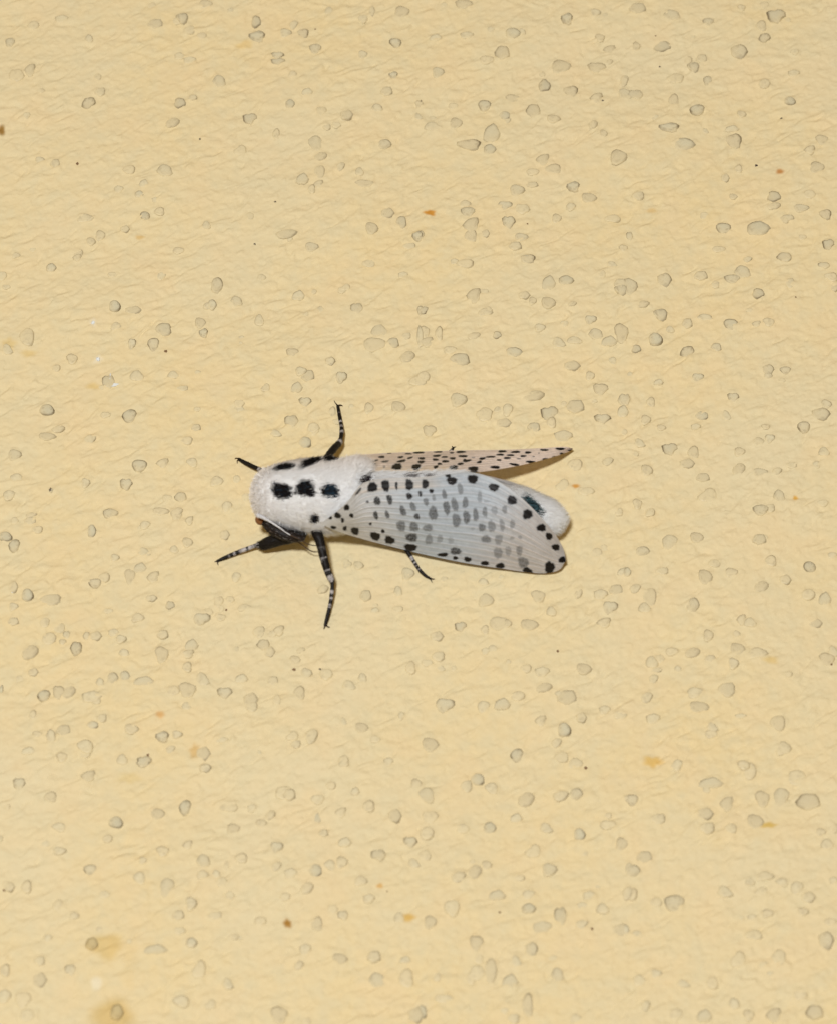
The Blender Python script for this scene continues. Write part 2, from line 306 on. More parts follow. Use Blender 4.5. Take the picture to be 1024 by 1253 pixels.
def terrace(n, w):
    f = np.floor(n)
    return f + sstep(0.5 - w, 0.5 + w, n - f)

def relief(x, z):
    """height of the plaster above y = 0 (metres)"""
    z2 = z * 0.95
    low = sample(T_LOW, 0.2, x, z2)
    dr = sample(T_DRAG, 0.2, x, z2)
    sc = sample(T_SCAL, 0.2, x + 0.0006 * dr, z2)
    fi = sample(T_FINE, 0.2, x, z2)
    mk = 0.35 + 0.65 * sstep(-0.7, 0.8, sample(T_MASK, 0.2, x, z2))
    ck = sample(T_CHIP, 0.2, x, z2)
    h = 0.00010 * low + 0.000016 * dr
    h += mk * (0.000052 * terrace(0.75 * sc + 0.40 * dr + 0.09 * fi + 0.3, 0.08) + 0.000012 * sc)
    h += 0.000075 * sstep(0.84, 0.98, ck + 0.10 * fi) * (1 - 0.5 * mk)
    cr = sample(T_CRACK, 0.2, x + 0.0003 * sc, z2 + 0.0002 * dr) + 0.06 * fi
    h += 0.00004 * (sstep(-0.02, 0.10, cr) - 0.5 * sstep(0.10, 1.2, cr)) * sstep(0.2, 1.0, -sample(T_MASK, 0.11, z2, x))
    h += 0.000016 * sample(T_GRAN, 0.2, x, z2) * (1.25 - mk)
    h += 0.0000085 * fi
    return h

gc = at(grains[:, 0], grains[:, 1], 0.0)
gscale = (gc - CAM) @ FWD / DIST
GRX = grains[:, 2] * PX * gscale
GRZ = grains[:, 3] * PX * gscale / math.cos(TILT)
GX, GZ, GD = gc[:, 0], gc[:, 2], grains[:, 4]

xs = axis(-0.059, 0.059, 0.000138, 0.42)
zs = axis(-0.070, 0.086, 0.000138, 0.42)
X, Z = np.meshgrid(xs, zs)
H = relief(X, Z)
# paint swells a little where it climbs over each grain
for x0, z0, rx, rz, d in zip(GX, GZ, GRX, GRZ, GD):
    i0, i1 = np.searchsorted(xs, [x0 - 2.6 * rx, x0 + 2.6 * rx])
    j0, j1 = np.searchsorted(zs, [z0 - 2.6 * rz, z0 + 2.6 * rz])
    if i1 <= i0 or j1 <= j0: continue
    q = ((X[j0:j1, i0:i1] - x0) / (1.25 * rx)) ** 2 + ((Z[j0:j1, i0:i1] - z0) / (1.25 * rz)) ** 2
    H[j0:j1, i0:i1] += (0.00009 * (1 - d) + 0.00003) * np.exp(-q * q * 1.2)

tint = np.ones(X.shape + (3,))
def stain(px, py, rx, ry, col, seed, soft=0.35, amt=1.0):
    c = at(px, py, 0.0)
    rx *= PX; ry *= PX / math.cos(TILT)
    i0, i1 = np.searchsorted(xs, [c[0] - 2 * rx, c[0] + 2 * rx]); j0, j1 = np.searchsorted(zs, [c[2] - 2 * ry, c[2] + 2 * ry])
    xx, zz = X[j0:j1, i0:i1] - c[0], Z[j0:j1, i0:i1] - c[2]
    an = np.arctan2(zz / ry, xx / rx)
    r = np.hypot(xx / rx, zz / ry)
    k = np.random.default_rng(seed).uniform(-1, 1, 6)
    edge = 1 + 0.16 * (k[0] * np.sin(2 * an + k[1] * 3) + k[2] * np.sin(3 * an + k[3] * 3) + k[4] * np.sin(5 * an + k[5] * 3))
    m = (1 - sstep(1 - soft, 1 + soft, r / edge)) * amt
    tint[j0:j1, i0:i1] *= 1 - m[..., None] * (1 - np.array(col))
stain(131, 1159, 17, 13, (0.93, 0.85, 0.66), 1, 0.4)
stain(138, 1243, 22, 17, (0.88, 0.79, 0.58), 2, 0.45)
stain(798, 933, 9.5, 6.5, (0.94, 0.78, 0.45), 3, 0.5)
stain(300, 54, 10, 6, (0.98, 0.86, 0.6), 4, 0.4, 0.6)
stain(158, 952, 12, 6, (0.96, 0.9, 0.72), 5, 0.5, 0.6)
stain(940, 1010, 9, 3, (0.86, 0.72, 0.36), 6, 0.5)
stain(943, 808, 8, 4, (0.9, 0.75, 0.4), 7, 0.6, 0.6)
stain(238, 920, 5, 8, (0.85, 0.68, 0.42), 8, 0.6, 0.7)
stain(160, 1180, 8, 20, (0.97, 0.93, 0.84), 9, 0.7, 0.6)
stain(2, 160, 5, 6, (0.45, 0.30, 0.12), 10, 0.5)
stain(352, 1131, 4.5, 4.5, (0.55, 0.33, 0.10), 11, 0.5)
stain(500, 1124, 7, 4, (0.92, 0.72, 0.36), 12, 0.6)
stain(526, 260, 6.5, 4.0, (0.80, 0.45, 0.12), 13, 0.4)
stain(954, 210, 5, 3.0, (0.72, 0.42, 0.22), 14, 0.6)
stain(704, 596, 4, 2.5, (0.85, 0.50, 0.18), 15, 0.6)
stain(973, 610, 3, 2.5, (0.92, 0.62, 0.20), 16, 0.6)
stain(196, 875, 5.5, 3.5, (0.90, 0.62, 0.36), 17, 0.6, 0.8)
stain(11, 422, 8, 8, (0.95, 0.82, 0.5), 18, 0.6, 0.6)
stain(35, 432, 9, 4, (0.93, 0.8, 0.5), 19, 0.6, 0.6)
stain(114, 472, 8, 4, (0.95, 0.84, 0.55), 20, 0.6, 0.7)
stain(797, 257, 6, 3, (0.9, 0.74, 0.5), 21, 0.6, 0.7)
stain(465, 1085, 3.5, 2.5, (0.86, 0.58, 0.25), 22, 0.6, 0.8)
stain(171, 290, 5, 2.5, (0.85, 0.66, 0.36), 23, 0.6, 0.7)
stain(118, 1204, 6, 7, (1.06, 1.16, 1.45), 24, 0.5, 0.8)
stain(120, 439, 5, 5, (1.06, 1.14, 1.4), 25, 0.6, 0.7)
stain(114, 395, 4, 5, (1.05, 1.12, 1.35), 26, 0.6, 0.7)
V = np.stack([X, -H, Z], -1).reshape(-1, 3)
wall = link('wall', mesh_np('wall', V, grid_faces(len(zs), len(xs)), tint.reshape(-1, 3)), M_WALL)
wall['kind'] = 'structure'
wall['label'] = 'yellow painted stucco wall with grey sand grains showing through'

def surf(x, z):
    """height of the built wall at a point of the fine area"""
    fx = np.clip(np.searchsorted(xs, x) - 1, 0, len(xs) - 2); fz = np.clip(np.searchsorted(zs, z) - 1, 0, len(zs) - 2)
    return float(np.mean(H[fz:fz + 2, fx:fx + 2]))

# grain meshes: a low irregular dome, its crown filmed with paint, its bare flank dark with painted-in shade at the upper right
SEG, RINGS = 14, np.array([0.36, 0.62, 0.79, 0.89, 0.97, 1.04])
RH = np.array([0.98, 0.94, 0.86, 0.70, 0.36, -0.6])
PAINT = np.array([0.705, 0.592, 0.355]); GREY = np.array([0.635, 0.572, 0.390]); SHADE_FLECK = np.array([0.175, 0.130, 0.068])
def dome(seed, d):
    r = np.random.default_rng(seed)
    an = np.arange(SEG) / SEG * 2 * math.pi
    k = r.uniform(-1, 1, 10)
    rad = 1 + 0.15 * k[0] * np.sin(2 * an + 3 * k[1]) + 0.15 * k[2] * np.sin(3 * an + 3 * k[3]) + 0.09 * k[4] * np.sin(5 * an + 3 * k[5])
    # the grain leans out of the plaster on one side and sinks under the paint on the other
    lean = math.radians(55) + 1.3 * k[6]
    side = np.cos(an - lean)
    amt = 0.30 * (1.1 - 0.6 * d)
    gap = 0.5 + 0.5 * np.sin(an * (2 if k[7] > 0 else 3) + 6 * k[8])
    shade_w = np.clip(0.48 + 0.58 * side + 0.9 * (d - 0.5) + 0.30 * r.uniform(-1, 1, SEG), 0, 1) * (0.55 + 0.45 * gap)  # weight of the painted rim shade, strongest up and right
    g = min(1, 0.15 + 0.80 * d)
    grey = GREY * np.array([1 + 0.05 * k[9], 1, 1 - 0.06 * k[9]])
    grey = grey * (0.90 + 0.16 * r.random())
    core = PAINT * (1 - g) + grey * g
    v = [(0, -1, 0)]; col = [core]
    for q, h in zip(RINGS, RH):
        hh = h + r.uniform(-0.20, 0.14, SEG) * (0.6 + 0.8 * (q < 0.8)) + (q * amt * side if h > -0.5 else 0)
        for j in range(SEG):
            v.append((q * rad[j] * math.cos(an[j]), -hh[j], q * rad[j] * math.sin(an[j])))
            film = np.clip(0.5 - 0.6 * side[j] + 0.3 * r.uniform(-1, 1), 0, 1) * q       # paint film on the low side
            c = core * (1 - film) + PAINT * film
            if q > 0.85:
                w = min(1, (0.22 + 1.05 * d) * shade_w[j])
                c = c * (1 - w) + SHADE_FLECK * w
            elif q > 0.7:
                w = min(1, 0.40 * d * shade_w[j] + 0.25 * d * (r.random() < 0.2))
                c = c * (1 - w) + SHADE_FLECK * w
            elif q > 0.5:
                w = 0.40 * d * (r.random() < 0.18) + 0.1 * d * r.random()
                c = c * (1 - w) + SHADE_FLECK * w
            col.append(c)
    tri = np.array([(0, 1 + (j + 1) % SEG, 1 + j) for j in range(SEG)])
    q = grid_faces(len(RINGS), SEG, 1, True)
    return np.array(v, float), tri, q, np.array(col)
LEVELS = (0.12, 0.3, 0.45, 0.6, 0.78, 0.95)
DOMES = {}
for li, lv in enumerate(LEVELS):
    for k in range(11):
        v, t, q, c = dome(100 * li + k, lv)
        DOMES[li, k] = (v, t, q, c, None)
def dome_mesh(li, k):
    v, t, q, c, me = DOMES[li, k]
    if me is None:
        me = mesh_np('sand_grain', v, [t, q], c)
        me.materials.append(M_GRAIN)
        DOMES[li, k] = (v, t, q, c, me)
    return me
v, t, q, c = dome(777, 0.7)
TAN = mesh_np('sand_grain', v, [t, q], c * np.array([0.88, 0.80, 0.62]))
TAN.materials.append(M_GRAIN)
vis = GD * GRX * GRZ
order = np.argsort(-vis)
in_moth = ((grains[:, 0] > 330) & (grains[:, 0] < 690) & (grains[:, 1] > 565) & (grains[:, 1] < 650))
stuff_v, stuff_t, stuff_q, stuff_c, off = [], [], [], [], 0
def grain_frame(x, z, rx, rz, d, k):
    hgt = 0.19 * min(rx, rz) * (0.7 + 0.6 * d)
    return np.array([x, -(surf(x, z) - 0.02 * hgt), z]), np.array([rx, hgt, rz])
def add_stuff(x, z, rx, rz, d, k):
    global off
    li = int(np.argmin(np.abs(np.array(LEVELS) - d)))
    v, t, q, c, _ = DOMES[li, k % 11]
    loc, sc = grain_frame(x, z, rx, rz, d, k)
    stuff_v.append(v * sc + loc); stuff_t.append(t + off); stuff_q.append(q + off); stuff_c.append(c)
    off += len(v)
made = 0
for n_, i in enumerate(order):
    k = int(i * 7919 % 11)
    x, z, rx, rz, d = GX[i], GZ[i], GRX[i], GRZ[i], GD[i]
    if made < 300 and not in_moth[i]:
        li = int(np.argmin(np.abs(np.array(LEVELS) - d)))
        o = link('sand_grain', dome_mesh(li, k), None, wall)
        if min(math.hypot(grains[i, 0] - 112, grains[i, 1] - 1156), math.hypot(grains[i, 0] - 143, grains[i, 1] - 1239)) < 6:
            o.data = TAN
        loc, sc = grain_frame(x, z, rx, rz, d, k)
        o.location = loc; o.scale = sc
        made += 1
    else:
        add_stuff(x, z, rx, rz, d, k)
# small faint ones between, and the wall beyond the picture
rr = np.random.default_rng(11)
for i in range(1500):
    x, z = rr.uniform(-0.16, 0.16), rr.uniform(-0.17, 0.19)
    px, py = proj(np.array([[x, 0, z]]))
    inside = -8 < px[0] < 1032 and -8 < py[0] < 1261
    if inside:
        if rr.random() < 0.25: continue
        r_ = rr.uniform(3, 6.5) * PX; d = rr.uniform(0.08, 0.34)
    else:
        r_ = rr.uniform(4.5, 10) * PX; d = min(0.95, rr.gamma(3.0, 0.15))
    add_stuff(x, z, r_ * rr.uniform(0.85, 1.3), r_ * rr.uniform(0.85, 1.2), d, i)
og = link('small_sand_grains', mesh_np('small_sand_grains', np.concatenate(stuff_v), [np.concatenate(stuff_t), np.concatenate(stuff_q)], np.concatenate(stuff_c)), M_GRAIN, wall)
og['kind'] = 'stuff'

# dirt specks and flakes of white paint on the wall
def blob_mesh(name, seed, col, squash=0.35):
    r = np.random.default_rng(seed)
    v, t, q, c = dome(seed, 0.5)
    v = v * np.array([1, squash, 1]) * (1 + 0.22 * r.standard_normal((len(v), 1)))
    me = mesh_np(name, v, [t, q], np.tile(col, (len(v), 1)))
    me.materials.append(M_DIRT)
    return me
SPECK = [blob_mesh('dirt_speck', 900 + k, c) for k, c in enumerate([(0.07, 0.045, 0.03), (0.20, 0.11, 0.05), (0.12, 0.09, 0.06)])]
for k, (px, py, r_, kind) in enumerate([(95, 201, 2.2, 1), (925, 202, 2.2, 0), (203, 430, 2.2, 1), (337, 247, 1.5, 0), (312, 298, 1.5, 2), (682, 798, 1.8, 1), (716, 940, 2.4, 1), (62, 600, 2.6, 2), (277, 746, 1.6, 1), (245, 170, 1.6, 0), (1017, 813, 1.8, 1), (611, 1117, 1.6, 1), (5, 1089, 2.0, 1), (386, 35, 1.2, 1), (392, 819, 1.5, 2), (181, 924, 1.8, 1), (1009, 168, 1.8, 0), (645, 273, 1.2, 1), (737, 123, 1.4, 2), (802, 43, 1.2, 1), (474, 1092, 1.0, 1), (360, 820, 2.2, 1), (724, 1137, 1.8, 1), (807, 80, 1.3, 2), (515, 123, 1.1, 0), (956, 144, 1.5, 2), (973, 364, 1.4, 1)]):
    c = at(px, py, 0.0)
    o = link('dirt_speck', SPECK[kind], None, wall)
    o.location = (c[0], -surf(c[0], c[2]) - 0.00001, c[2]); o.scale = (r_ * PX * 0.8, r_ * PX * 0.6, r_ * PX * 0.88)
    o.rotation_euler = (0, k * 1.3, 0)
FLAKE = [blob_mesh('paint_flake', 950 + k, (0.74, 0.76, 0.74)) for k in range(3)]
for k, (px, py, rx, ry, rot) in enumerate([(137.5, 471, 6.5, 2.4, -0.15), (134.5, 463, 1.6, 5, 0.1), (120, 439, 2.4, 2.6, 0.5), (114, 395, 1.8, 2.6, 0.2), (17, 723, 2.6, 3.0, 0), (60, 1178, 0.1, 0.1, 0)]):
    if rx < 1: continue
    c = at(px, py, 0.0)
    o = link('paint_flake', FLAKE[k % 3], None, wall)
    o.location = (c[0], -surf(c[0], c[2]) - 0.00002, c[2]); o.scale = (rx * PX, 2 * PX, ry * PX * 1.1)
    o.rotation_euler = (0, rot, 0)

# ------------------------------------------------------------------ the moth
moth = bpy.data.objects.new('moth', None)
COL.objects.link(moth)
moth.location = at(500, 640, 0.0)
moth.empty_display_size = 0.01
moth['label'] = 'white moth with black spots and furry thorax resting on the yellow stucco wall'
moth['category'] = 'moth'
MOFF = np.array(moth.location)

def part(name, verts, faces, colors, mat, parent=None):
    o = link(name, mesh_np(name, np.asarray(verts) - MOFF, faces, colors), mat, parent or moth)
    return o

def interp(keys, u):
    """smooth (monotone-ish Catmull-Rom) interpolation of rows of keys at u in 0..1 over the rows' own first column"""
    keys = np.asarray(keys, float)
    k = keys[:, 0]; y = keys[:, 1:]
    m = np.zeros_like(y)
    m[1:-1] = (y[2:] - y[:-2]) / (k[2:] - k[:-2])[:, None]
    m[0] = (y[1] - y[0]) / (k[1] - k[0]); m[-1] = (y[-1] - y[-2]) / (k[-1] - k[-2])
    i = np.clip(np.searchsorted(k, u, side='right') - 1, 0, len(k) - 2)
    hh = (k[i + 1] - k[i])[:, None]; t = ((u - k[i]) / (k[i + 1] - k[i]))[:, None]
    t2, t3 = t * t, t * t * t
    return (2 * t3 - 3 * t2 + 1) * y[i] + (t3 - 2 * t2 + t) * hh * m[i] + (-2 * t3 + 3 * t2) * y[i + 1] + (t3 - t2) * hh * m[i + 1]

def spot_mask(px, py, spots, wob=None, soft=0.22):
    """spots: cx, cy, rx, ry, degrees (clockwise on the photo), strength"""
    m = np.zeros(px.shape)
    for k, (cx, cy, rx, ry, dg, st) in enumerate(spots):
        sel = (np.abs(px - cx) < 1.8 * max(rx, ry) + 1) & (np.abs(py - cy) < 1.8 * max(rx, ry) + 1)
        if not sel.any(): continue
        a = math.radians(dg)
        dx, dy = px[sel] - cx, py[sel] - cy
        u = (dx * math.cos(a) + dy * math.sin(a)) / rx
        v = (-dx * math.sin(a) + dy * math.cos(a)) / ry
        q = (np.abs(u) ** 2.4 + np.abs(v) ** 2.4) ** (1 / 2.4)
        an = np.arctan2(v, u)
        q = q * (1 + 0.07 * np.sin(3 * an + cx) + 0.06 * np.sin(2 * an + cy) + 0.05 * np.sin(7 * an + cx * cy))
        if wob is not None: q = q + wob[sel]
        m[sel] = np.maximum(m[sel], st * (1 - sstep(1 - soft, 1 + soft, q)))
    return m

# --- body: head, thorax and abdomen in one skin (px, py, height mm, radius px)
BODY = np.array([
    (308, 606, 5.0, 1), (309.5, 606, 5.0, 10), (313, 606, 5.0, 19), (320, 606, 5.0, 27.5), (332, 606, 5.0, 35), (350, 606, 5.1, 40.5),
    (375, 606, 5.2, 44.5), (400, 606, 5.3, 46.5), (416, 604, 5.3, 45.5), (428, 599, 5.2, 40), (437, 594, 5.1, 32), (450, 600, 4.7, 27),
    (480, 606, 4.4, 28), (520, 612, 4.2, 30), (560, 617, 4.0, 32), (600, 622, 3.9, 33.5), (630, 627, 3.7, 32), (652, 632, 3.5, 28),
    (670, 635, 3.3, 23), (680, 637, 3.2, 16.5), (686.5, 638, 3.2, 10), (689, 639, 3.2, 1)])
ku = (BODY[:, 0] - BODY[0, 0]) / (BODY[-1, 0] - BODY[0, 0])
uu = np.unique(np.concatenate([np.linspace(0, 1, 190), np.linspace(0, 0.03, 14), np.linspace(0.97, 1, 12)]))
sec = interp(np.column_stack([ku, BODY]), uu)
sec[:, 3] = np.maximum(sec[:, 3], 0.6)
NTH = 110
th = np.arange(NTH) / NTH * 2 * math.pi
cc = at(sec[:, 0], sec[:, 1], sec[:, 2] * 1e-3)
rad = sec[:, 3] * PX
tang = np.gradient(cc, axis=0)
tang /= np.linalg.norm(tang, axis=1)[:, None]
nb = np.array([0, -1.0, 0])
sid = np.cross(tang, nb); sid /= np.linalg.norm(sid, axis=1)[:, None]
nor = np.cross(sid, tang)
ring = cc[:, None] + rad[:, None, None] * (np.cos(th)[None, :, None] * nor[:, None] + np.sin(th)[None, :, None] * sid[:, None])
du = np.gradient(ring, axis=0)
dv = np.roll(ring, -1, 1) - np.roll(ring, 1, 1)
RN = np.cross(dv, du)
RN /= np.linalg.norm(RN, axis=2)[..., None] + 1e-12
if np.sum(RN * (ring - cc[:, None])) < 0: RN = -RN

THORAX_SPOTS = [(345, 600, 12, 9.5, 0, 1), (352, 604, 7, 5.5, 30, 1), (374, 597, 11, 9.5, 0, 1), (381, 603, 6, 6, 40, 1), (405, 600.5, 10.5, 8.5, 0, 1),
                (349, 570.5, 13, 4.0, -8, 1), (381, 564.5, 14, 4.6, -22, 1), (407, 558.5, 10, 4.5, -4, 1), (386, 635.5, 5.5, 5, 0, 1),
                (447, 587, 6.5, 6, 0, 1)]
TAIL_SPOT = [(652.5, 619.5, 17, 9.5, 38, 1)]
def body_color(p, n, wob):
    px, py = proj(p)
    front = (n @ (-FWD)) > -0.15
    m = spot_mask(px, py, THORAX_SPOTS, wob) * front
    tl = spot_mask(px, py, TAIL_SPOT, wob) * front
    return px, py, m, tl
WHITE = np.array([0.945, 0.955, 0.965])
BLACK = np.array([0.010, 0.009, 0.009])
bp = ring.reshape(-1, 3); bn = RN.reshape(-1, 3)
px, py, m, tl = body_color(bp, bn, 0.05 * rng.standard_normal(len(bp)))
bc = WHITE * (1 - m[:, None]) + BLACK * m[:, None]
bc = bc * (1 - tl[:, None]) + np.array([0.012, 0.03, 0.036]) * tl[:, None]
body = part('body', bp, grid_faces(len(uu), NTH, 0, True), bc, M_BODY)
body['label'] = 'white furry head, thorax and abdomen with black spots'

# --- fur
def fur(name, roots, normals, dirs, lengths, widths, cols, parent, mat, curl=0.35):
    n = len(roots)
    w = np.cross(dirs, normals)
    wl = np.linalg.norm(w, axis=1)[:, None]
    w = np.where(wl > 1e-6, w / (wl + 1e-12), np.array([0, 0, 1.0]))
    L = lengths[:, None]; W = widths[:, None]
    bend = -normals * curl
    pts = []
    for t, k in ((0.0, 1.0), (0.5, 0.8), (1.0, 0.0)):
        c = roots + dirs * L * t + bend * L * t * t
        if k > 0: pts += [c - w * W * k * 0.5, c + w * W * k * 0.5]
        else: pts.append(c)
    v = np.stack(pts, 1).reshape(-1, 3)
    b = np.arange(n)[:, None] * 5
    q = b + np.array([[0, 1, 3, 2]])
    t = b + np.array([[2, 3, 4]])
    o = part(name, v, [q, t], np.repeat(cols, 5, axis=0), mat, parent)
    o['kind'] = 'stuff'
    return o

def body_points(n, wfun):
    """random points on the skin, weighted"""
    du_ = np.linalg.norm(np.diff(ring, axis=0), axis=2)
    area = du_ * (rad[:-1, None] * 2 * math.pi / NTH)
    mid = 0.5 * (ring[:-1] + ring[1:])
    w = area * wfun(mid, 0.5 * (RN[:-1] + RN[1:]))
    idx = rng.choice(w.size, n, p=(w / w.sum()).ravel())
    i, j = np.unravel_index(idx, w.shape)
    a, b = rng.random(n)[:, None], rng.random(n)[:, None]
    j2 = (j + 1) % NTH
    p = (ring[i, j] * (1 - a) + ring[i + 1, j] * a) * (1 - b) + (ring[i, j2] * (1 - a) + ring[i + 1, j2] * a) * b
    return p, RN[i, j], tang[i]

def wthorax(p, n):
    px, py = proj(p.reshape(-1, 3)); px = px.reshape(p.shape[:2])
    facing = n @ (-FWD)
    return ((px < 447) * (facing > -0.55)).astype(float)
NF = 95000
p, n_, tg = body_points(NF, wthorax)
px, py = proj(p)
frontness = 1 - sstep(310, 350, px)
rnd = rng.standard_normal((NF, 3))
back = tg * (1 - 0.75 * frontness)[:, None]
# tufts: neighbouring hairs lean together
tuft = np.stack([sample(T_SCAL, 0.03, p[:, 0], p[:, 2] - p[:, 1]), sample(T_DRAG, 0.012, p[:, 0], p[:, 2] + p[:, 1]), sample(T_SCAL, 0.025, p[:, 2], p[:, 0])], 1)
dr = 0.46 * n_ + 0.85 * back + 0.15 * rnd + 0.22 * tuft
dr /= np.linalg.norm(dr, axis=1)[:, None]
near_spot = spot_mask(px, py, [(a_, b_, c_ * 1.7, d_ * 1.7, e_, 1) for a_, b_, c_, d_, e_, f_ in THORAX_SPOTS]) > 0.5
ln = rng.uniform(0.0005, 0.0014, NF) * np.where(near_spot, 0.6, 1.0) * (1 - 0.35 * frontness) * (1 + 0.5 * sstep(415, 438, px))
_, _, m, tl = body_color(p + dr * ln[:, None] * 0.7 - n_ * ln[:, None] * 0.2, n_, 0.15 * rng.standard_normal(NF))
wd = rng.uniform(0.000028, 0.000056, NF)
jit = rng.uniform(0.88, 1.03, (NF, 1)) * (1 - 0.03 * np.clip(tuft[:, :1], -1, 1.5))
cols = WHITE * np.array([1.02, 1.01, 1.0]) * jit
warm = sstep(585, 560, py)[:, None] * 0.5 + (frontness[:, None] * 0.35)  # shade painted into the fur on the thorax's upper side; peachy head
cols = cols * (1 - warm * np.array([0.03, 0.10, 0.15]))
blue_glint = ((px > 396) & (px < 420) & (py > 588) & (py < 612) & (rng.random(NF) < 0.35)) | (rng.random(NF) < 0.05)  # glints painted as bluish hairs in the black spots
dark = np.where(blue_glint[:, None], np.array([0.03, 0.07, 0.11]), np.array([0.011, 0.009, 0.009]) * rng.uniform(0.6, 1.8, (NF, 1)))
cols = np.where((m > 0.5)[:, None], dark, cols)
fur('fur', p, n_, dr, ln, wd, cols, body, M_FUR)

def wtail(p, n):
    px, py = proj(p.reshape(-1, 3)); px = px.reshape(p.shape[:2])
    return ((px >= 447) * ((n @ (-FWD)) > -0.5) * np.where(px > 570, 1.0, 0.35)).astype(float)
NF = 36000
p, n_, tg = body_points(NF, wtail)
px, py = proj(p)
rnd = rng.standard_normal((NF, 3))
endness = sstep(660, 690, px)[:, None]
tuft = np.stack([sample(T_SCAL, 0.022, p[:, 0] * 0.4, p[:, 2] - p[:, 1]), sample(T_DRAG, 0.014, p[:, 0], p[:, 2] + p[:, 1]), sample(T_SCAL, 0.022, p[:, 2], p[:, 0])], 1)
dr = 0.46 * n_ + 0.9 * tg * (1 - 0.35 * endness) + 0.10 * rnd + 0.13 * tuft
dr /= np.linalg.norm(dr, axis=1)[:, None]
ln = rng.uniform(0.0006, 0.0015, NF) * (1 - 0.1 * endness[:, 0])
_, _, m, tl = body_color(p + dr * ln[:, None] * 0.7 - n_ * ln[:, None] * 0.15, n_, 0.14 * rng.standard_normal(NF))
cols = WHITE * rng.uniform(0.84, 1.03, (NF, 1)) * (1 - 0.05 * np.clip(tuft[:, :1], -1, 1.5))
teal = np.where(rng.random((NF, 1)) < 0.45, np.array([0.075, 0.15, 0.175]), np.array([0.014, 0.02, 0.022])) * rng.uniform(0.5, 1.7, (NF, 1))  # brighter teal hairs paint glints into the tail spot
cols = np.where((tl > 0.5)[:, None], teal, cols)
cols = np.where((m > 0.5)[:, None], BLACK, cols)
fur('fur', p, n_, dr, ln * (1 - 0.3 * (tl > 0.5)), rng.uniform(0.000025, 0.00005, NF), cols, body, M_FUR)

# --- forewings
def A(rows, dflt=1.0):
    return [(420 + r[0] / 6.827, 540 + r[1] / 6.827, r[2] / 6.827, r[3] / 6.827, r[4] if len(r) > 5 else 0, r[-1] if len(r) > 4 else dflt) for r in rows]
def B(rows, dflt=1.0):
    return [(550 + r[0] / 6.4, 540 + r[1] / 6.4, r[2] / 6.4, r[3] / 6.4, r[4] if len(r) > 5 else 0, r[-1] if len(r) > 4 else dflt) for r in rows]
# cx, cy, rx, ry, (angle,) strength
NEAR = A([(245, 383, 40, 42, .97), (355, 370, 33, 50, .97), (445, 370, 11, 34, .92), (552, 362, 34, 44, .97), (684, 355, 30, 36, .97), (735, 415, 18, 18, .97),
    (905, 330, 40, 34, .97), (875, 288, 22, 16, .95), (30, 553, 22, 26, .97), (70, 620, 20, 16, 30, .97), (-4, 660, 14, 20, .97), (203, 505, 12, 12, .7), (284, 498, 28, 34, .85),
    (388, 487, 24, 40, -12, .82), (552, 457, 24, 28, -10, .88), (643, 438, 15, 24, -15, .85), (690, 505, 20, 34, -15, .6), (755, 470, 14, 30, -15, .45),
    (842, 443, 20, 38, -10, .62), (975, 400, 22, 42, -15, .5), (273, 618, 20, 34, -10, .8), (368, 612, 18, 32, -20, .7), (498, 580, 24, 44, -15, .7), (582, 545, 22, 40, -20, .62),
    (615, 628, 22, 26, -20, .8), (750, 600, 36, 58, -12, .66), (862, 555, 26, 58, -12, .68), (930, 525, 26, 50, -15, .6), (943, 660, 34, 52, .62),
    (228, 690, 12, 12, .88), (333, 752, 16, 16, .92), (484, 708, 38, 42, .62), (590, 714, 36, 40, .62), (705, 724, 38, 30, .55), (572, 804, 46, 36, .80), (715, 820, 30, 42, .48),
    (806, 815, 24, 35, .38), (898, 830, 25, 28, .3), (562, 888, 50, 32, .97), (937, 918, 46, 28, .8), (830, 948, 45, 16, .95), (935, 975, 20, 16, .95),
    (15, 728, 16, 20, .97), (100, 750, 34, 30, 10, .97), (268, 792, 44, 32, 15, .97), (388, 825, 44, 30, 25, .97), (128, 418, 10, 40, 40, .8), (-45, 620, 30, 22, 20, .97), (-80, 720, 22, 14, 8, .97), (-105, 640, 14, 14, .9)]) + \
  B([(180, 295, 42, 32, .97), (345, 360, 38, 30, 15, .97), (487, 462, 38, 34, .97), (608, 572, 40, 36, .97), (717, 677, 34, 30, .97), (777, 744, 27, 27, .97), (830, 830, 30, 25, .97),
    (880, 928, 28, 24, .95), (782, 990, 38, 48, 20, .93), (610, 1015, 42, 22, 25, .97), (85, 372, 20, 40, -10, .5), (38, 497, 26, 50, -15, .6), (122, 480, 22, 45, .6), (235, 435, 16, 45, .38), (290, 470, 24, 8, .3),
    (132, 595, 26, 52, -5, .66), (203, 575, 22, 48, -5, .6), (275, 552, 18, 42, .55), (350, 540, 26, 30, .38), (430, 535, 20, 32, .5), (52, 620, 34, 48, .6), (252, 675, 26, 32, .62), (328, 665, 30, 44, .5),
    (410, 655, 20, 45, -10, .45), (490, 648, 20, 36, .45), (182, 685, 16, 14, .25), (285, 765, 36, 28, 20, .58), (383, 768, 30, 38, .45), (488, 758, 16, 14, .4), (550, 752, 14, 14, .4),
    (378, 875, 32, 44, .48), (458, 860, 24, 36, .4), (545, 855, 26, 38, .48), (575, 950, 40, 42, .6), (140, 925, 28, 20, 20, .97), (275, 955, 30, 18, .97), (395, 975, 36, 20, .97)])
